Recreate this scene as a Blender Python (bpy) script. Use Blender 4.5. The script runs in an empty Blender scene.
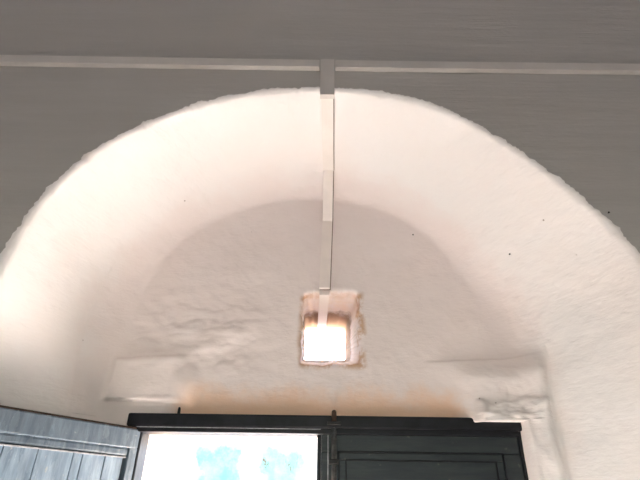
import bpy, bmesh, math, random
import numpy as np
from mathutils import Vector, Matrix, noise

random.seed(4)
S = bpy.context.scene
COL = S.collection
EYE = 1.6                      # camera height; z values below written "rel" are above the eye
F = 1.28                       # y of the room face of the thick wall
D = 1.75                       # y of the end wall of the arched niche
OUT = 2.17                     # y of the outer face of the thick wall

# ------------------------------------------------------------------ camera, sky, sun, exposure
cd = bpy.data.cameras.new('camera')
cam = bpy.data.objects.new('camera', cd)
COL.objects.link(cam)
cd.sensor_fit = 'HORIZONTAL'
cd.sensor_width = 36.0
cd.lens = 36.0 * 465.0 / 640.0
cd.clip_start = 0.02
cam.matrix_world = (Matrix.Translation((0, 0, EYE)) @ Matrix.Rotation(math.radians(120), 4, 'X')
                    @ Matrix.Rotation(math.radians(0.8), 4, 'Z'))
S.camera = cam

SUN_ELEV, SUN_AZ = 42.0, -14.0
world = bpy.data.worlds.new('sky')
S.world = world
world.use_nodes = True
wn = world.node_tree.nodes
wl = world.node_tree.links
wn.clear()
sky = wn.new('ShaderNodeTexSky')
sky.sky_type = 'NISHITA'
sky.sun_disc = False
sky.sun_elevation = math.radians(SUN_ELEV)
sky.sun_rotation = math.radians(SUN_AZ)
bg = wn.new('ShaderNodeBackground')
bg.inputs['Strength'].default_value = 1.1
wo = wn.new('ShaderNodeOutputWorld')
wl.new(sky.outputs[0], bg.inputs[0])
wl.new(bg.outputs[0], wo.inputs[0])

sd = bpy.data.lights.new('sun', 'SUN')
sd.energy = 60.0
sd.angle = math.radians(0.6)
sd.color = (1.0, 0.975, 0.93)
sun = bpy.data.objects.new('sun', sd)
COL.objects.link(sun)
e, a = math.radians(SUN_ELEV), math.radians(SUN_AZ)
to_sun = Vector((math.sin(a) * math.cos(e), math.cos(a) * math.cos(e), math.sin(e)))
sun.rotation_euler = to_sun.to_track_quat('Z', 'Y').to_euler()
sun.location = to_sun * 12

S.view_settings.view_transform = 'Standard'
S.view_settings.look = 'None'
S.view_settings.gamma = 1.0
S.view_settings.use_curve_mapping = False
S.view_settings.exposure = 1.5
S.cycles.sample_clamp_indirect = 0.0
S.cycles.sample_clamp_direct = 0.0
S.cycles.max_bounces = 14
S.cycles.diffuse_bounces = 10
S.cycles.use_guiding = True

# ------------------------------------------------------------------ materials
def new_mat(name):
    m = bpy.data.materials.new(name)
    m.use_nodes = True
    nt = m.node_tree
    return m, nt, nt.nodes['Principled BSDF']

class NB:
    """small node builder"""
    def __init__(s, nt):
        s.nt = nt
        tc = nt.nodes.new('ShaderNodeTexCoord')
        s.obj = tc.outputs['Object']
    def n(s, t, **kw):
        x = s.nt.nodes.new(t)
        for k, v in kw.items():
            setattr(x, k, v)
        return x
    def link(s, a, b):
        s.nt.links.new(a, b)
    def val(s, sock, v):
        if hasattr(v, 'is_output'):
            s.link(v, sock)
        else:
            sock.default_value = v
    def math(s, op, a, b=0.0, clamp=False):
        x = s.n('ShaderNodeMath', operation=op, use_clamp=clamp)
        s.val(x.inputs[0], a)
        s.val(x.inputs[1], b)
        return x.outputs[0]
    def noise(s, scale, detail=4.0, rough=0.55, vec=None, dist=0.0):
        x = s.n('ShaderNodeTexNoise')
        s.link(vec or s.obj, x.inputs['Vector'])
        x.inputs['Scale'].default_value = scale
        x.inputs['Detail'].default_value = detail
        x.inputs['Roughness'].default_value = rough
        x.inputs['Distortion'].default_value = dist
        return x.outputs[0]
    def scaled(s, sc):
        x = s.n('ShaderNodeMapping')
        s.link(s.obj, x.inputs['Vector'])
        x.inputs['Scale'].default_value = sc
        return x.outputs[0]
    def ss(s, v, lo, hi):
        x = s.n('ShaderNodeMapRange', interpolation_type='SMOOTHSTEP')
        s.val(x.inputs['Value'], v)
        x.inputs['From Min'].default_value = lo
        x.inputs['From Max'].default_value = hi
        return x.outputs['Result']
    def mix(s, fac, c1, c2):
        x = s.n('ShaderNodeMix', data_type='RGBA')
        s.val(x.inputs['Factor'], fac)
        s.val(x.inputs['A'], c1 if hasattr(c1, 'is_output') else (*c1, 1))
        s.val(x.inputs['B'], c2 if hasattr(c2, 'is_output') else (*c2, 1))
        return x.outputs['Result']
    def xyz(s):
        x = s.n('ShaderNodeSeparateXYZ')
        s.link(s.obj, x.inputs[0])
        return x.outputs
    def bump(s, h, strength, dist):
        x = s.n('ShaderNodeBump')
        x.inputs['Strength'].default_value = strength
        x.inputs['Distance'].default_value = dist
        s.link(h, x.inputs['Height'])
        return x.outputs[0]

def box_mask(b, X, Z, x0, x1, z0, z1, soft, wob):
    """1 inside the x/z rectangle, its border soft and wandering"""
    xx = b.math('ADD', X, wob)
    zz = b.math('ADD', Z, wob)
    m = b.math('MULTIPLY', b.ss(xx, x0 - soft, x0 + soft), b.ss(xx, x1 + soft, x1 - soft))
    m = b.math('MULTIPLY', m, b.math('MULTIPLY', b.ss(zz, z0 - soft, z0 + soft), b.ss(zz, z1 + soft, z1 - soft)))
    return m

def limewash():
    m, nt, p = new_mat('limewashed plaster')
    b = NB(nt)
    X, Y, Z = b.xyz()
    big = b.ss(b.noise(2.1, 5, 0.6), 0.35, 0.68)
    c = b.mix(big, (0.85, 0.825, 0.81), (0.86, 0.81, 0.785))
    # end wall: older, pinker wash, with a wandering upper border
    old = b.math('ADD', Y, b.math('MULTIPLY', b.noise(5.5, 5, 0.65), 0.22))
    c = b.mix(b.ss(old, 1.68, 1.86), c, (0.835, 0.745, 0.715))
    wob = b.math('MULTIPLY', b.math('SUBTRACT', b.noise(7, 5, 0.7), 0.5), 0.16)
    # ochre patch above the lintel, soft wandering border
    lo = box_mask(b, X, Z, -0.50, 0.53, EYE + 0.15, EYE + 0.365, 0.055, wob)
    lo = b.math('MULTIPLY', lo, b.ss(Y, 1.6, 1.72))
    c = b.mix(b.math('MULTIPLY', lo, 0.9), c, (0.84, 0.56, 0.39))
    # bare earth mortar in the vent
    ven = b.math('MULTIPLY', b.ss(Y, 1.765, 1.80), b.ss(b.noise(24, 6, 0.7), 0.40, 0.60))
    c = b.mix(b.math('MULTIPLY', ven, 0.4), c, (0.80, 0.66, 0.52))
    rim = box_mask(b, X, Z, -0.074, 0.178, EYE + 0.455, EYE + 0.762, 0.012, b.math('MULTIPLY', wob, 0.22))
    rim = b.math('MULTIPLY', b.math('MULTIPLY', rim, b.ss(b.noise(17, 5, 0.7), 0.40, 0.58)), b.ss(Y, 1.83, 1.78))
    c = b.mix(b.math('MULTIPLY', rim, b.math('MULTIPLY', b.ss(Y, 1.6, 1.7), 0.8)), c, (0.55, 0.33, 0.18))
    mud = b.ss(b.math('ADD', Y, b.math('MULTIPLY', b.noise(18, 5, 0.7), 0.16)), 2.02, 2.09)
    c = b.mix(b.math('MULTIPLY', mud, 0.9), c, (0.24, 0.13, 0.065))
    # specks and flakes
    v = b.n('ShaderNodeTexVoronoi')
    b.link(b.obj, v.inputs['Vector'])
    v.inputs['Scale'].default_value = 13
    sp = b.math('MULTIPLY', b.ss(v.outputs['Distance'], 0.055, 0.03), b.ss(b.noise(9.0, 2), 0.56, 0.62))
    c = b.mix(b.math('MULTIPLY', sp, 0.75), c, (0.22, 0.16, 0.12))
    b.link(c, p.inputs['Base Color'])
    p.inputs['Roughness'].default_value = 0.92
    p.inputs['Specular IOR Level'].default_value = 0.15
    h = b.math('ADD', b.math('MULTIPLY', b.noise(16, 6, 0.6), 0.6), b.math('MULTIPLY', b.noise(70, 5, 0.65), 0.2))
    streak = b.noise(9, 4, 0.6, b.scaled((3.0, 1.4, 9.0)), 0.6)
    h = b.math('ADD', h, b.math('MULTIPLY', streak, 0.45))
    b.link(b.bump(h, 0.2, 0.02), p.inputs['Normal'])
    return m

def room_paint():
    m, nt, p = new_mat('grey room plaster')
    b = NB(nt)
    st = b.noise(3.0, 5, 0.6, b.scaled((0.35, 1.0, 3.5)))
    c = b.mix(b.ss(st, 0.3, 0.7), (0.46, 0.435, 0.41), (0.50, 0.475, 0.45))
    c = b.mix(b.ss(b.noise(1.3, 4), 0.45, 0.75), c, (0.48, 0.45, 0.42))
    b.link(c, p.inputs['Base Color'])
    p.inputs['Roughness'].default_value = 0.9
    p.inputs['Specular IOR Level'].default_value = 0.15
    h = b.math('ADD', b.noise(6, 5, 0.6, b.scaled((0.5, 1, 5))), b.math('MULTIPLY', b.noise(60, 4), 0.25))
    b.link(b.bump(h, 0.25, 0.012), p.inputs['Normal'])
    return m

def simple(name, col, rough=0.6, var=0.0, scale=20.0, bump=0.0, metal=0.0, col2=None, spec=0.5):
    m, nt, p = new_mat(name)
    b = NB(nt)
    c2 = col2 or tuple(max(0, x * (1 - var)) for x in col)
    b.link(b.mix(b.ss(b.noise(scale, 5, 0.6), 0.35, 0.65), col, c2), p.inputs['Base Color'])
    p.inputs['Roughness'].default_value = rough
    p.inputs['Metallic'].default_value = metal
    p.inputs['Specular IOR Level'].default_value = spec
    if bump:
        b.link(b.bump(b.noise(scale * 3, 4), bump, 0.004), p.inputs['Normal'])
    return m

def blue_paint(name='blue grey gloss paint', k=1.0):
    m, nt, p = new_mat(name)
    b = NB(nt)
    st = b.noise(6, 6, 0.65, b.scaled((7, 7, 1.0)))
    c = b.mix(b.ss(st, 0.35, 0.7), tuple(k * q for q in (0.085, 0.112, 0.142)), tuple(k * q for q in (0.15, 0.19, 0.232)))
    c = b.mix(b.math('MULTIPLY', b.ss(b.noise(30, 5, 0.7), 0.62, 0.70), 0.6), c, (0.45, 0.44, 0.40))
    b.link(c, p.inputs['Base Color'])
    r = b.n('ShaderNodeMapRange')
    b.link(b.noise(5, 5, 0.6, b.scaled((4, 4, 1.2))), r.inputs['Value'])
    r.inputs['To Min'].default_value = 0.14
    r.inputs['To Max'].default_value = 0.38
    b.link(r.outputs['Result'], p.inputs['Roughness'])
    b.link(b.bump(b.noise(22, 5, 0.6, b.scaled((5, 5, 0.8))), 0.25, 0.006), p.inputs['Normal'])
    return m

def dark_paint():
    m, nt, p = new_mat('dark slate door paint')
    b = NB(nt)
    st = b.noise(5, 6, 0.65, b.scaled((1.2, 4, 9.0)))
    c = b.mix(b.ss(st, 0.35, 0.7), (0.022, 0.027, 0.032), (0.036, 0.043, 0.044))
    c = b.mix(b.math('MULTIPLY', b.ss(b.noise(26, 5, 0.7), 0.63, 0.70), 0.5), c, (0.14, 0.14, 0.11))
    b.link(c, p.inputs['Base Color'])
    p.inputs['Roughness'].default_value = 0.45
    p.inputs['Specular IOR Level'].default_value = 0.3
    b.link(b.bump(b.noise(20, 5, 0.6, b.scaled((1, 3, 6))), 0.2, 0.004), p.inputs['Normal'])
    return m

def yard_wall():
    m, nt, p = new_mat('whitewash with turquoise patches')
    b = NB(nt)
    X, Y, Z = b.xyz()
    wob = b.math('MULTIPLY', b.math('SUBTRACT', b.noise(2.2, 5, 0.65), 0.5), 0.7)
    t = box_mask(b, X, Z, -1.75, -0.95, EYE - 0.4, EYE + 0.80, 0.14, wob)
    t2 = box_mask(b, X, Z, -0.85, -0.05, EYE - 0.2, EYE + 0.80, 0.14, wob)
    t = b.math('MAXIMUM', t, b.math('MULTIPLY', t2, 0.96))
    t = b.math('MULTIPLY', t, b.math('ADD', b.math('MULTIPLY', b.ss(b.noise(3.5, 6, 0.7), 0.30, 0.60), 0.15), 0.85))
    c = b.mix(t, (0.27, 0.262, 0.25), (0.019, 0.135, 0.125))
    r = b.ss(b.noise(9, 4, 0.6, b.scaled((1, 1, 0.4))), 0.58, 0.66)
    r = b.math('MULTIPLY', r, box_mask(b, X, Z, -0.80, -0.25, EYE + 0.42, EYE + 0.74, 0.03, 0.0))
    c = b.mix(r, c, (0.022, 0.013, 0.007))
    b.link(c, p.inputs['Base Color'])
    p.inputs['Roughness'].default_value = 0.9
    return m

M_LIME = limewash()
M_ROOM = room_paint()
M_BLUE = blue_paint()
M_PLANK = blue_paint('blue plank paint lightened for sheen', 1.9)  # sheen on the planks put in as a lighter paint
M_DARK = dark_paint()
M_TRUNK_SHADE = simple('brown trunking edge shadow', (0.34, 0.27, 0.23), 0.8, 0.3, 25)  # dark strip standing in for the shadow along the trunking
M_LID = simple('limewashed trunking lid', (0.88, 0.795, 0.745), 0.6, 0.06, 9, 0.1)
M_YARD = yard_wall()
M_FLOOR = simple('dark cement floor', (0.52, 0.475, 0.435), 0.8, 0.25, 6, 0.3)
M_SAND = simple('sandy ground', (0.66, 0.61, 0.565), 0.95, 0.2, 4, 0.4)
M_STEP = simple('pale stone', (0.70, 0.635, 0.58), 0.85, 0.12, 9, 0.3)
M_DIM = simple('dim room plaster', (0.45, 0.425, 0.40), 0.9, 0.1, 3)
M_CREAM = simple('cream outer plaster', (0.72, 0.60, 0.50), 0.9, 0.2, 12, 0.3)
M_BLACK = simple('black frame paint', (0.010, 0.010, 0.014), 0.45, 0.5, 18, 0.2, spec=0.25)
M_EDGE = simple('pale edge lines', (0.34, 0.34, 0.36), 0.5, 0.4, 60, 0.1)
M_RUST = simple('rusty iron', (0.10, 0.055, 0.035), 0.75, 0.5, 45, 0.4, 0.3)
M_IRON = simple('dark iron', (0.03, 0.028, 0.028), 0.55, 0.4, 45, 0.3, 0.5)
M_BOLT = simple('grey painted bolt rod', (0.16, 0.155, 0.15), 0.45, 0.5, 50, 0.2)
M_WALL_TRUNK = simple('darker trunking along the wall', (0.64, 0.60, 0.565), 0.6, 0.08, 5, 0.08)  # darker tone than the trunking on the vault
M_PVC = simple('painted white trunking', (0.84, 0.77, 0.725), 0.5, 0.08, 7, 0.08)
M_GROOVE = simple('near-black groove backing', (0.012, 0.013, 0.015), 0.9, 0.3, 20)  # near-black board showing between the planks

# ------------------------------------------------------------------ helpers
def link_mesh(name, verts, faces, mat, parent=None, smooth=False):
    me = bpy.data.meshes.new(name)
    me.from_pydata([tuple(v) for v in verts], [], faces)
    me.validate()
    me.update()
    if smooth:
        me.polygons.foreach_set('use_smooth', [True] * len(me.polygons))
    for mm in (mat if isinstance(mat, (list, tuple)) else [mat]):
        me.materials.append(mm)
    o = bpy.data.objects.new(name, me)
    COL.objects.link(o)
    if parent:
        o.parent = parent
    return o

def tag(o, label=None, cat=None, group=None, kind=None):
    for k, v in (('label', label), ('category', cat), ('group', group), ('kind', kind)):
        if v:
            o[k] = v
    return o

def empty(name, loc, rz=0.0):
    o = bpy.data.objects.new(name, None)
    COL.objects.link(o)
    o.location = loc
    o.rotation_euler = (0, 0, rz)
    o.empty_display_size = 0.1
    return o

class MB:
    """collects boxes and tubes into one mesh"""
    def __init__(s):
        s.bm = bmesh.new()
    def box(s, x0, x1, y0, y1, z0, z1, bev=0.0):
        t = bmesh.new()
        bmesh.ops.create_cube(t, size=1.0)
        for v in t.verts:
            v.co = Vector(((x0 + x1) / 2 + v.co.x * (x1 - x0), (y0 + y1) / 2 + v.co.y * (y1 - y0), (z0 + z1) / 2 + v.co.z * (z1 - z0)))
        if bev:
            bmesh.ops.bevel(t, geom=t.edges[:], offset=bev, segments=2, affect='EDGES', profile=0.5)
        s.add(t)
        return s
    def tube(s, pts, radii, seg=12):
        t = bmesh.new()
        rings = []
        for i, p in enumerate(pts):
            a = Vector(pts[max(i - 1, 0)])
            c = Vector(pts[min(i + 1, len(pts) - 1)])
            q = (c - a).to_track_quat('Z', 'Y')
            r = radii[i] if isinstance(radii, (list, tuple)) else radii
            rings.append([t.verts.new(Vector(p) + q @ Vector((r * math.cos(k * math.tau / seg), r * math.sin(k * math.tau / seg), 0))) for k in range(seg)])
        for A, B in zip(rings, rings[1:]):
            for k in range(seg):
                t.faces.new((A[k], A[(k + 1) % seg], B[(k + 1) % seg], B[k]))
        t.faces.new(rings[0][::-1])
        t.faces.new(rings[-1])
        s.add(t)
        return s
    def add(s, t):
        me = bpy.data.meshes.new('t')
        t.to_mesh(me)
        t.free()
        s.bm.from_mesh(me)
        bpy.data.meshes.remove(me)
    def wobble(s, amp, sc):
        for v in s.bm.verts:
            v.co += noise.noise_vector(v.co * sc) * amp
        return s
    def build(s, name, mat, parent=None, smooth=False):
        me = bpy.data.meshes.new(name)
        s.bm.to_mesh(me)
        s.bm.free()
        if smooth:
            me.polygons.foreach_set('use_smooth', [True] * len(me.polygons))
        me.materials.append(mat)
        o = bpy.data.objects.new(name, me)
        COL.objects.link(o)
        if parent:
            o.parent = parent
        return o

def struct(o, label, cat):
    return tag(o, label, cat, kind='structure')

# ------------------------------------------------------------------ profiles of the niche
def spline(pts, n):
    """n points evenly spaced along a Catmull-Rom curve"""
    P = np.array([pts[0]] + list(pts) + [pts[-1]], float)
    out = []
    for i in range(1, len(P) - 2):
        p0, p1, p2, p3 = P[i - 1], P[i], P[i + 1], P[i + 2]
        for t in np.linspace(0, 1, 24, endpoint=False):
            out.append(0.5 * ((2 * p1) + (p2 - p0) * t + (2 * p0 - 5 * p1 + 4 * p2 - p3) * t * t + (3 * p1 - p0 - 3 * p2 + p3) * t ** 3))
    out.append(P[-2])
    out = np.array(out)
    s = np.concatenate([[0], np.cumsum(np.linalg.norm(np.diff(out, axis=0), axis=1))])
    q = np.linspace(0, s[-1], n)
    return np.stack([np.interp(q, s, out[:, 0]), np.interp(q, s, out[:, 1])], 1)

ZL = 0.27
FRONT = [(-1.025, ZL), (-1.01, 0.45), (-0.976, 0.624), (-0.950, 0.791), (-0.900, 0.930), (-0.791, 1.100), (-0.634, 1.228), (-0.464, 1.322),
         (-0.241, 1.394), (0.019, 1.418), (0.263, 1.388), (0.45, 1.318), (0.618, 1.194), (0.768, 1.043), (0.897, 0.876),
         (0.972, 0.747), (1.005, 0.64), (1.025, 0.48), (1.03, ZL)]
END = [(-0.785, ZL), (-0.812, 0.45), (-0.825, 0.633), (-0.775, 0.822), (-0.638, 1.020), (-0.488, 1.142), (-0.329, 1.218), (-0.14, 1.262),
       (0.089, 1.262), (0.325, 1.196), (0.500, 1.055), (0.652, 0.857), (0.745, 0.676), (0.778, 0.505), (0.766, 0.39), (0.755, ZL)]
NA, NS = 480, 110
fa = spline(FRONT, NA)
ea = spline(END, NA)
def with_sides(a):
    zs = np.linspace(-EYE, ZL, NS, endpoint=False)
    L = np.stack([np.full(NS, a[0, 0]), zs], 1)
    R = np.stack([np.full(NS, a[-1, 0]), zs[::-1]], 1)
    return np.concatenate([L, a, R])
fp, ep = with_sides(fa), with_sides(ea)
NU = len(fp)

def outward(p):
    t = np.gradient(p, axis=0)
    n = np.stack([-t[:, 1], t[:, 0]], 1)
    return n / np.linalg.norm(n, axis=1)[:, None]
fn = outward(fp)
R_IN = 0.10                    # soft corner between vault and end wall
ROUND = 0.016                  # worn edge towards the room

def lip(i):
    """hand-finished, slightly ragged edge of the arch"""
    x, z = fp[i]
    q = Vector((x * 9, z * 9, 3.3))
    return 0.009 * noise.noise(q) + 0.008 * noise.noise(q * 2.6) + 0.007 * noise.noise(q * 6) + 0.006 * noise.noise(q * 13)

def sstep(x, a, b):
    t = min(max((x - a) / (b - a), 0.0), 1.0)
    return t * t * (3 - 2 * t)

def bumps(x, z):
    """how far the end wall stands proud towards the room"""
    h = 0.0
    wl_ = 0.012 * noise.noise(Vector((x * 14, z * 14, 1.7)))
    # left plaster block with a plain leaning face and a lip underneath
    mx = sstep(x + wl_ * 0.5, -0.775, -0.748) * sstep(-x + wl_, 0.490, 0.545)
    top = 0.490 + 0.045 * (x + 0.75)
    mz = sstep(z + wl_ * 0.5, 0.327, 0.333) * sstep(-z, -top, -top + 0.022)
    h += mx * mz * 0.018 + mx * sstep(z + wl_ * 0.5, 0.327, 0.331) * sstep(-z, -0.350, -0.336) * 0.003
    # knob of plaster at its lower right
    d = math.hypot((x + 0.475) / 0.06, (z - 0.385) / 0.085)
    h += 0.024 * max(0, 1 - d * d) ** 1.5
    # rough hollows to the right of and above the block
    m = sstep(x, -0.80, -0.62) * sstep(-x, 0.10, 0.35) * sstep(z, 0.40, 0.50) * sstep(-z, -0.85, -0.60)
    h += m * 0.013 * noise.fractal(Vector((x * 9 + 4, z * 13, 0.4)), 1.0, 2.0, 3)
    # right plaster block: shelf on top, heaped lower edge
    zt = 0.488 + 0.05 * (x - 0.42)
    mx = sstep(x + wl_, 0.47, 0.66)
    h += mx * sstep(-z, -zt, -zt + 0.085) * 0.050
    h += sstep(x, 0.38, 0.50) * sstep(-z, -zt, -zt + 0.010) * sstep(z, zt - 0.16, zt) * 0.012
    fr_ = noise.fractal(Vector((x * 26, z * 26, 5.1)), 0.9, 2.0, 4)
    zb = 0.335 + 0.022 * noise.noise(Vector((x * 17, 3.1, 0)))
    hb = sstep(x + wl_, 0.565, 0.590) * sstep(-z, -zb - 0.012, -zb + 0.006)
    h += hb * (0.014 + 0.009 * fr_)
    h += mx * (1 - hb) * sstep(-z, -zt, -zt + 0.05) * 0.004 * fr_
    return h

def rough(p):
    q = Vector(p)
    n = 0.010 * noise.noise(q * 3.1 + Vector((5, 1, 2)))
    n += 0.004 * noise.noise(q * 7.3)
    n += 0.0016 * noise.noise(q * 19)
    n += 0.0007 * noise.noise(q * 47)
    return n

def build_niche():
    V, Fc = [], []
    fixed = set()
    # --- vault and side walls
    ys = [0.0, 0.001, 0.003, 0.007, 0.011, ROUND] + list(np.linspace(ROUND, D - R_IN - F, 44)[1:])
    rows = []
    for y in ys:
        t = y / (D - F)
        row = []
        for i in range(NU):
            p = fp[i] * (1 - t) + ep[i] * t
            if y < ROUND:
                k = 1 - y / ROUND
                p = p + fn[i] * (ROUND * (1 - math.sqrt(max(0, 1 - k * k))) + lip(i) * k)
            row.append(len(V))
            V.append((p[0], F + y, p[1] + EYE))
            if y == 0:
                fixed.add(len(V) - 1)
        rows.append(row)
    for A, B in zip(rows, rows[1:]):
        for i in range(NU - 1):
            Fc.append((A[i], A[i + 1], B[i + 1], B[i]))
    edge = [Vector(V[k]) for k in rows[0]]
    # --- boundary of the end wall = last row of the vault above the lintel, then the lintel line
    last = [np.array((V[k][0], V[k][2] - EYE)) for k in rows[-1]]
    arch = np.array(last[NS:NS + NA])
    nb = 150
    bx = np.linspace(arch[-1, 0], arch[0, 0], nb + 2)[1:-1]
    B = np.concatenate([arch, np.stack([bx, np.full(nb, ZL)], 1)])
    arch_full = np.array(last)
    hc = np.array((0.045, 0.617))
    def hole(ang, x0, x1, z0, z1, k):
        c, s_ = math.cos(ang), math.sin(ang)
        hx = (x1 if c > 0 else x0) - hc[0]
        hz = (z1 if s_ > 0 else z0) - hc[1]
        r = (abs(c / hx) ** 16 + abs(s_ / hz) ** 16) ** (-1 / 16)
        r += k * noise.noise(Vector((c * 4, s_ * 4, 7.7))) + k * 0.6 * noise.noise(Vector((c * 11, s_ * 11, 2.7)))
        return hc + r * np.array((c, s_))
    angs = [math.atan2(b[1] - hc[1], b[0] - hc[0]) for b in B]
    H = np.array([hole(a_, -0.070, 0.160, 0.470, 0.766, 0.008) for a_ in angs])
    hx0, hx1, hz0, hz1 = -0.070, 0.160, 0.470, 0.766
    HB = np.array([(-0.067 + (p[0] - hx0) / (hx1 - hx0) * 0.195, 0.598 + (p[1] - hz0) / (hz1 - hz0) * 0.154) for p in
                   [hole(a_, hx0, hx1, hz0, hz1, 0.003) for a_ in angs]])
    def fillet(e_, z=0.0):
        w_ = 0.148 - 0.060 * sstep(z, 0.45, 1.10)          # continues the slope of the vault
        return R_IN * (1 - e_ / w_) ** 2 if e_ < w_ else 0.0
    def depth(p):
        e_ = float(np.min(np.hypot(arch_full[:, 0] - p[0], arch_full[:, 1] - p[1])))
        return D - fillet(e_, p[1]) - bumps(p[0], p[1]) * sstep(e_, 0.0, 0.05)
    ws = list(np.linspace(0, 1, 30) ** 1.6 * 0.22) + list(np.linspace(0.22, 1, 66)[1:])
    rings = []
    for j, w in enumerate(ws):
        ring = []
        for i in range(len(B)):
            p = B[i] * (1 - w) + H[i] * w
            y = depth(p)
            if j == 0 and i < NA:
                y = D - R_IN
            if w > 0.985:
                y += 0.006 * (w - 0.985) / 0.015
            ring.append(len(V))
            V.append((p[0], y, p[1] + EYE))
        rings.append(ring)
    for t in np.linspace(0, 1, 26)[1:]:
        ring = []
        for i in range(len(B)):
            p = H[i] * (1 - t) + HB[i] * t
            ring.append(len(V))
            V.append((p[0], D + 0.006 + t * (OUT - D - 0.02), p[1] + EYE))
        rings.append(ring)
    nB = len(B)
    for A, Bq in zip(rings, rings[1:]):
        for i in range(nB):
            k = (i + 1) % nB
            Fc.append((A[i], A[k], Bq[k], Bq[i]))
    # --- underside of the plaster over the door frame
    bot = [rings[0][i] for i in list(range(NA - 1, nB)) + [0]]
    back = []
    for k in bot:
        back.append(len(V))
        V.append((V[k][0], D + 0.12, V[k][2]))
    for i in range(len(bot) - 1):
        Fc.append((bot[i], bot[i + 1], back[i + 1], back[i]))
    # --- strips of end wall beside the door frame
    for lo, x_in in ((range(0, NS + 1), -0.660), (range(NU - 1, NU - NS - 2, -1), 0.716)):
        cols = []
        for t in np.linspace(0, 1, 18):
            col = []
            for i in lo:
                k = rows[-1][i]
                x = V[k][0] * (1 - t) + x_in * t
                e_ = abs(x - V[k][0])
                z = V[k][2]
                y = D - fillet(e_) - bumps(x, z - EYE) * sstep(e_, 0, 0.05)
                col.append(len(V))
                V.append((x, y if t > 0 else V[k][1], z))
            cols.append(col)
        rev = []
        for k in cols[-1]:
            rev.append(len(V))
            V.append((x_in, D + 0.12, V[k][2]))
        cols.append(rev)
        for A, Bq in zip(cols, cols[1:]):
            for i in range(len(A) - 1):
                Fc.append((A[i], A[i + 1], Bq[i + 1], Bq[i]))
    bm = bmesh.new()
    lay = bm.verts.layers.int.new('fixed')
    bv = [bm.verts.new(v) for v in V]
    for k in fixed:
        bv[k][lay] = 1
    for f in Fc:
        try:
            bm.faces.new([bv[k] for k in f])
        except ValueError:
            pass
    bmesh.ops.remove_doubles(bm, verts=bm.verts[:], dist=0.0006)
    bmesh.ops.recalc_face_normals(bm, faces=bm.faces[:])
    bm.normal_update()
    moves = []
    for v in bm.verts:
        if not v[lay]:
            amp = sstep(v.co.y, F, F + 0.05)
            moves.append((v, v.normal * rough(v.co) * amp))
    for v, d in moves:
        v.co += d
    for f in bm.faces:
        f.smooth = True
    me = bpy.data.meshes.new('wall_niche')
    bm.to_mesh(me)
    bm.free()
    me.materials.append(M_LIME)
    o = bpy.data.objects.new('wall_niche', me)
    COL.objects.link(o)
    return o, edge

niche, edge = build_niche()
struct(niche, 'whitewashed arched niche with rough end wall and small square vent above the doors', 'wall')

# ------------------------------------------------------------------ room face of the thick wall
ROOM_X, ROOM_Y, ROOM_Z = 3.0, -5.5, 4.3
def build_front():
    c = Vector((0, F, EYE + 0.2))
    outer = []
    for p in edge:
        d = p - c
        if p.z < EYE + 0.2:                     # sides: straight out
            outer.append(Vector((ROOM_X if p.x > 0 else -ROOM_X, F, p.z)))
        else:
            k = min(ROOM_X / max(abs(d.x), 1e-6), (ROOM_Z - c.z) / max(d.z, 1e-6))
            outer.append(c + d * k)
    V, Fc, rows = [], [], []
    ts = [0, 0.01, 0.03, 0.06, 0.1, 0.16, 0.24, 0.34, 0.46, 0.6, 0.75, 0.88, 1.0]
    for t in ts:
        row = []
        for a_, b_ in zip(edge, outer):
            p = a_.lerp(b_, t)
            if 0 < t < 1:
                p.y += (0.004 * noise.noise(p * 2.5) + 0.0015 * noise.noise(p * 9)) * sstep(t, 0, 0.06)
            row.append(len(V))
            V.append(p)
        rows.append(row)
    for A, B in zip(rows, rows[1:]):
        for i in range(len(A) - 1):
            Fc.append((A[i], B[i], B[i + 1], A[i + 1]))
    # fill the two upper corners
    for sx in (-1, 1):
        k = len(V)
        V.append(Vector((sx * ROOM_X, F, ROOM_Z)))
        last = rows[-1]
        side = [i for i in last if abs(V[i].x - sx * ROOM_X) < 1e-4]
        top = [i for i in last if abs(V[i].z - ROOM_Z) < 1e-4]
        s_ = max(side, key=lambda i: V[i].z)
        t_ = max(top, key=lambda i: V[i].x * sx)
        Fc.append((s_, k, t_) if sx > 0 else (s_, t_, k))
    return link_mesh('wall_front', V, Fc, M_ROOM, smooth=True)
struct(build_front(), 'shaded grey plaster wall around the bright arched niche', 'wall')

# ------------------------------------------------------------------ rest of the shell
def shell(name, boxes, mat, label, cat):
    b = MB()
    for x in boxes:
        b.box(*x)
    return struct(b.build(name, mat), label, cat)

T = 0.12
shell('floor', [(-ROOM_X - T, ROOM_X + T, ROOM_Y - T, OUT, -0.15, 0.0)], M_FLOOR, 'dark cement floor of the room', 'floor')
shell('bounce_sill', [(-1.0, 1.0, F + 0.02, OUT + 0.02, 0.0, 0.03)], M_STEP, 'added unseen pale sill in the niche that bounces sun to the vault', 'door sill')  # added pale slab out of view, bounces sun up onto the vault
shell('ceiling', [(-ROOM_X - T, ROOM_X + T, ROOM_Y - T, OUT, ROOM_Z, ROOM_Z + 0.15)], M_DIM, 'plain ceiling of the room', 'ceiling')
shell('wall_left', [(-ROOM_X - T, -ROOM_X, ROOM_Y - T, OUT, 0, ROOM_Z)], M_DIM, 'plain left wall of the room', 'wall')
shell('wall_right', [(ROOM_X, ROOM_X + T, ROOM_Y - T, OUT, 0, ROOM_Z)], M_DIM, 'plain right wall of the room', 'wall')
WX, WZ0, WZ1 = 0.8, 0.9, 2.5  # added window opening, sized for fill light in the room
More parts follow.
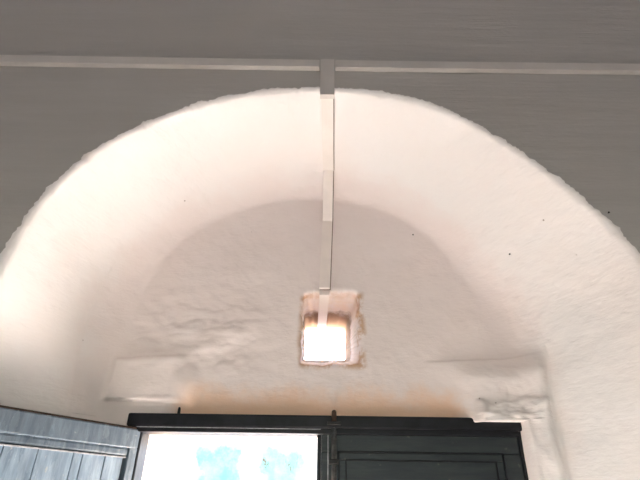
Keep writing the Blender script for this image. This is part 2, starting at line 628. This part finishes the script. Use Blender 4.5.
shell('wall_back', [(-ROOM_X, -WX, ROOM_Y - T, ROOM_Y, 0, ROOM_Z), (WX, ROOM_X, ROOM_Y - T, ROOM_Y, 0, ROOM_Z),
                    (-WX, WX, ROOM_Y - T, ROOM_Y, 0, WZ0), (-WX, WX, ROOM_Y - T, ROOM_Y, WZ1, ROOM_Z)], M_DIM,
      'back wall of the room with an added unseen window for fill daylight', 'wall')
# outer skin of the thick wall, with the door opening and the vent left open
OX0, OX1, OZ = -0.625, 0.70, EYE + 0.26
shell('wall_outside', [(-ROOM_X, OX0, D + 0.09, OUT, 0, OZ), (OX1, ROOM_X, D + 0.09, OUT, 0, OZ),
                       (-ROOM_X, -0.09, OUT - 0.06, OUT, OZ, ROOM_Z), (0.15, ROOM_X, OUT - 0.06, OUT, OZ, ROOM_Z),
                       (-0.09, 0.15, OUT - 0.06, OUT, OZ, EYE + 0.585), (-0.09, 0.15, OUT - 0.06, OUT, EYE + 0.765, ROOM_Z),
                       (-ROOM_X, ROOM_X, D + 0.11, OUT - 0.05, OZ, OZ + 0.05)], M_CREAM,
      'cream plastered outer skin of the wall behind the door frame', 'wall')
shell('ground', [(-14, 14, -14, 16, -0.4, -0.16), (-14, 14, OUT, 16, -0.16, -0.03)], M_SAND, 'sandy ground outside the door', 'ground')
shell('sun_block_1', [(-0.45, 0.50, OUT - 0.02, OUT + 0.24, EYE + 0.80, EYE + 0.86)], M_CREAM, 'added unseen ledge outside that keeps sun off the vent', 'ledge')  # added out of view to block direct sun from the vent
def yard():
    b = MB()
    b.box(-8, 8, 7.0, 7.25, -0.1, 2.62, 0.02)
    return b.build('wall_yard', M_YARD)
struct(yard(), 'sunlit white yard wall with turquoise paint patches seen through the open doorway', 'wall')

# ------------------------------------------------------------------ door frame
fr = empty('door_frame', (0, D, 0))
struct(fr, 'black wooden door frame under the whitewashed end wall', 'door frame')
b = MB()
b.box(-0.668, 0.716, -0.022, 0.085, EYE + 0.241, EYE + 0.284, 0.006).wobble(0.003, 9)
b.build('head_beam', M_BLACK, fr)
MB().box(-0.63, 0.702, -0.015, 0.075, EYE + 0.2245, EYE + 0.2425, 0.002).build('rebate_strip', M_BLACK, fr)
MB().box(-0.63, 0.012, -0.019, -0.014, EYE + 0.2385, EYE + 0.2405, 0.001).build('pale_edge', M_EDGE, fr)  # lit lower edge of the beam put in as a pale strip
for x0, x1 in ((-0.655, -0.612), (0.702, 0.724)):
    MB().box(x0, x1, 0.0, 0.085, 0.0, EYE + 0.245, 0.004).build('jamb', M_BLACK, fr)

# ------------------------------------------------------------------ right leaf, closed
d2 = empty('door_2', (0.704, D + 0.02, 0))
struct(d2, 'dark slate closed right door leaf with double panel lines', 'door')
W2, Z2 = 0.69, EYE + 0.232
b = MB()
b.box(-W2, 0, 0.004, 0.045, 0.02, Z2, 0.003)
b.build('panel_board', M_DARK, d2)
# raised border, then two stepped mouldings
def border(x0, x1, z0, z1, w, y0, y1, bev=0.002):
    q = MB()
    q.box(x0, x1, y0, y1, z1 - w, z1, bev)
    q.box(x0, x1, y0, y1, z0, z0 + w, bev)
    q.box(x0, x0 + w, y0, y1, z0 + w, z1 - w, bev)
    q.box(x1 - w, x1, y0, y1, z0 + w, z1 - w, bev)
    return q
border(-W2, 0, 0.02, Z2, 0.062, -0.012, 0.006, 0.004).build('rail_border', M_DARK, d2)
border(-W2 + 0.062, -0.062, 0.082, Z2 - 0.062, 0.024, -0.005, 0.006, 0.003).build('moulding', M_DARK, d2)
border(-W2 + 0.058, -0.058, 0.078, Z2 - 0.058, 0.005, -0.0135, -0.008, 0.0015).build('bead', M_BLACK, d2)
border(-W2 + 0.084, -0.084, 0.104, Z2 - 0.084, 0.004, -0.0065, 0.0, 0.0015).build('bead', M_BLACK, d2)
# meeting stile with pale edge lines, and the long bolt on it
MB().box(-W2 - 0.014, -W2 + 0.004, -0.004, 0.05, 0.02, Z2, 0.002).build('meeting_stile', M_BLACK, d2)
MB().box(-W2 - 0.0005, -W2 + 0.0035, -0.0060, -0.003, 0.02, Z2 - 0.004, 0.0005).build('pale_edge', M_EDGE, d2)
MB().box(-W2 + 0.022, -W2 + 0.0255, -0.0150, -0.0115, 0.02, Z2 - 0.004, 0.0005).build('pale_edge', M_EDGE, d2)
bolt = MB().tube([(-W2 + 0.044, -0.033, 0.9), (-W2 + 0.044, -0.033, EYE + 0.265)], 0.0085).build('bolt_rod', M_BOLT, d2, True)
MB().tube([(-W2 + 0.044, -0.050, EYE + 0.262), (-W2 + 0.044, -0.050, EYE + 0.296), (-W2 + 0.044, -0.049, EYE + 0.299)], [0.0088, 0.0084, 0.006]).build('bolt_tip', M_RUST, d2, True)
MB().box(-W2 + 0.020, -W2 + 0.068, -0.062, -0.040, EYE + 0.252, EYE + 0.262, 0.002).build('bolt_keeper', M_IRON, d2)
MB().box(-W2 + 0.026, -W2 + 0.060, -0.045, -0.010, EYE + 0.13, EYE + 0.145, 0.002).build('bolt_guide', M_IRON, d2)

# ------------------------------------------------------------------ left leaf, swung into the room
SW = math.radians(122.5)
d1 = empty('door_1', (-0.616, D - 0.004, 0), -SW)
struct(d1, 'glossy blue grey open left door leaf with plank panel', 'door')
# local x runs from the hinge to the free edge; +y is the face turned to the opening
W1, Z1 = 0.63, EYE + 0.231
def leaf(name, x0, x1, y0, y1, z0, z1, mat, bev=0.002):
    return MB().box(x0, x1, y0, y1, z0, z1, bev).build(name, mat, d1)
leaf('back_board', 0.03, W1 - 0.03, -0.036, -0.026, 0.03, Z1 - 0.03, M_GROOVE)
leaf('top_rail', 0, W1, -0.04, 0.0, Z1 - 0.062, Z1, M_BLUE, 0.004)
leaf('rail_moulding', 0.030, W1 - 0.03, -0.038, -0.005, Z1 - 0.088, Z1 - 0.060, M_BLUE, 0.008)
leaf('pale_bead', 0.036, W1 - 0.03, -0.018, -0.0035, Z1 - 0.0925, Z1 - 0.0885, M_EDGE, 0.001)
leaf('stile', 0, 0.032, -0.04, -0.001, 0.02, Z1 - 0.06, M_BLUE, 0.003)
leaf('stile', W1 - 0.045, W1, -0.04, -0.001, 0.02, Z1 - 0.06, M_BLUE, 0.003)
leaf('bottom_rail', 0.03, W1 - 0.04, -0.04, -0.001, 0.02, 0.16, M_BLUE, 0.003)
cuts = [0.042, 0.110, 0.190, 0.221, 0.332, 0.43, 0.53, W1 - 0.048]
for k, (x0, x1) in enumerate(zip(cuts, cuts[1:])):
    leaf('plank', x0 + (0.0015 if k else 0), x1 - 0.0015, -0.026, -0.013, 0.16, Z1 - 0.089, M_PLANK, 0.0012)
leaf('top_strip', -0.004, W1, -0.052, -0.006, Z1 - 0.002, Z1 + 0.006, M_RUST, 0.001)  # thin dark brown strip along the top of the leaf

# ------------------------------------------------------------------ cable trunking
def sweep(path, side, w, h, lift, name, mat, parent, bev=0.0015):
    """rectangular section swept along path; side = across vector, h stands off the wall"""
    t = bmesh.new()
    rings = []
    P = [Vector(p) for p in path]
    for i, p in enumerate(P):
        d0 = (P[i] - P[i - 1]).normalized() if i else (P[1] - P[0]).normalized()
        d1_ = (P[i + 1] - P[i]).normalized() if i < len(P) - 1 else d0
        tang = (d0 + d1_).normalized()
        n = tang.cross(side).normalized()
        k = 1.0 / max(0.5, math.sqrt((1 + d0.dot(d1_)) / 2))
        s_ = side
        rings.append([t.verts.new(p + s_ * a_ + n * (b_ * k)) for a_, b_ in ((-w / 2, lift), (w / 2, lift), (w / 2, lift + h), (-w / 2, lift + h))])
    for A, B in zip(rings, rings[1:]):
        for k in range(4):
            t.faces.new((A[k], A[(k + 1) % 4], B[(k + 1) % 4], B[k]))
    t.faces.new(rings[0][::-1])
    t.faces.new(rings[-1])
    bmesh.ops.recalc_face_normals(t, faces=t.faces[:])
    if bev:
        bmesh.ops.bevel(t, geom=[e_ for e_ in t.edges if len(e_.link_faces) == 2 and e_.calc_face_angle(0) > 0.9], offset=bev, segments=2, affect='EDGES')
    q = MB()
    q.add(t)
    return q.build(name, mat, parent)

def run(name, label, path, side, w, h, group=None):
    r = empty(name, path[0])
    tag(r, label, 'cable trunking', group)
    loc = [Vector(p) - Vector(path[0]) for p in path]
    sweep(loc, side, w, h * 0.72, 0.0, 'channel', M_WALL_TRUNK, r)
    sweep(loc, side, w * 0.97, h * 0.28, h * 0.72, 'lid', M_WALL_TRUNK, r)
    return r
X1 = Vector((1, 0, 0))
ZC = EYE + 1.5435
def zl(x):   # the run sags a little towards its ends
    return ZC + 0.003 * abs(x / 1.3) ** 2
up = Vector((0, 0, 1))
run('cable_trunking', 'thin white cable trunking along the shaded wall left of the drop', [(-0.012, F - 0.001, ZC)] + [(x, F - 0.001, zl(x)) for x in (-0.5, -1.0, -1.6, -2.28)], -up, 0.045, 0.021, 'trunking along the wall above the arch')
run('cable_trunking', 'thin white cable trunking along the shaded wall right of the drop', [(0.052, F - 0.001, ZC)] + [(x, F - 0.001, zl(x)) for x in (0.5, 1.0, 1.6, 2.28)], up, 0.045, 0.021, 'trunking along the wall above the arch')

dr = empty('cable_trunking', (0.02, F, EYE + 1.58))
tag(dr, 'white cable trunking dropping from the wall across the vault into the square vent', 'cable trunking')
def rel(p):
    return Vector(p) - dr.location
sweep([rel((0.020, F - 0.002, EYE + 1.566)), rel((0.020, F - 0.002, EYE + 1.364))], X1, 0.055, 0.023, 0.0, 'wall_length', M_WALL_TRUNK, dr)
def off_wall(a_, b_, direction, n, gap):
    """points from a_ to b_ moved along direction until they lie just off the plaster"""
    out, d = [], Vector(direction)
    for k in range(n + 1):
        p = Vector(a_).lerp(Vector(b_), k / n)
        hit, q, _, _ = niche.ray_cast(p - d * 0.25, d, distance=0.6)
        out.append((q if hit else p) - d * gap)
    # a stiff strip: smooth it and keep it in front of every bump
    sm = [out[0]] + [(out[k - 1] + out[k] * 2 + out[k + 1]) / 4 for k in range(1, n)] + [out[-1]]
    return sm
vault_path = off_wall((0.021, F + 0.03, EYE + 1.395), (0.032, 1.63, EYE + 1.27), (0, 0, 1), 8, 0.003)
end_path = off_wall((0.0315, 1.72, EYE + 1.10), (0.021, 1.74, EYE + 0.774), (0, 1, 0), 7, 0.004)
vault_path = [Vector((0.021, F - 0.004, EYE + 1.414))] + vault_path
shade_shift = Vector((0.0035, 0, 0))  # shifts the painted edge shadow to the right of the trunking
sweep([rel(p) + shade_shift for p in vault_path[1:]], X1, 0.048, 0.006, 0.0, 'shadow_strip', M_TRUNK_SHADE, dr, 0)
sweep([rel(p) for p in vault_path], X1, 0.047, 0.015, 0.004, 'vault_length', M_PVC, dr)
low = [vault_path[-1]] + end_path
sweep([rel(p) + shade_shift for p in low], X1, 0.045, 0.008, -0.004, 'shadow_strip', M_TRUNK_SHADE, dr, 0)
sweep([rel(p) for p in low], X1, 0.043, 0.015, 0.003, 'end_wall_length', M_LID, dr)
sweep([rel((0.021, 1.742, EYE + 0.764)), rel((0.014, 2.11, EYE + 0.748))], X1, 0.040, 0.016, 0.0, 'vent_length', M_PVC, dr)

# ------------------------------------------------------------------ iron peg and tiny dark specks
pg = MB().tube([(0, 0, 0), (0, -0.001, 0.02), (0, -0.002, 0.026)], [0.0055, 0.005, 0.003]).build('iron_peg', M_IRON, None, True)
pg.location = (-0.494, D - 0.006, EYE + 0.282)
tag(pg, 'short dark iron peg standing on the frame beside the left plaster block', 'peg')

for x, y, z, lab in ((0.405, 1.69, 1.041, 'tiny dark speck in the pinkish end wall right of the white trunking'),
                     (0.807, 1.62, 0.91, 'tiny dark speck in the bright right side of the vault'),
                     (0.951, F, 0.857, 'tiny dark speck in the grey wall just beside the right flank of the arch')):
    if y == F:
        p, nrm = Vector((x, F, z + EYE)), Vector((0, -1, 0))
    else:
        ok, p, nrm, _ = niche.closest_point_on_mesh(Vector((x, y, z + EYE)))
        if nrm.y > 0:
            nrm = -nrm
    nl = MB().tube([(0, 0, -0.006), (0, 0, 0.006), (0, 0, 0.007), (0, 0, 0.009)], [0.0022, 0.0022, 0.0052, 0.0045], 10).build('speck', M_IRON, None, True)  # tiny dark speck with a flat head
    nl.location = p
    nl.scale = (0.65, 0.65, 0.65)
    nl.rotation_euler = nrm.to_track_quat('Z', 'Y').to_euler()
    tag(nl, lab, 'speck', 'dark specks in the plaster')
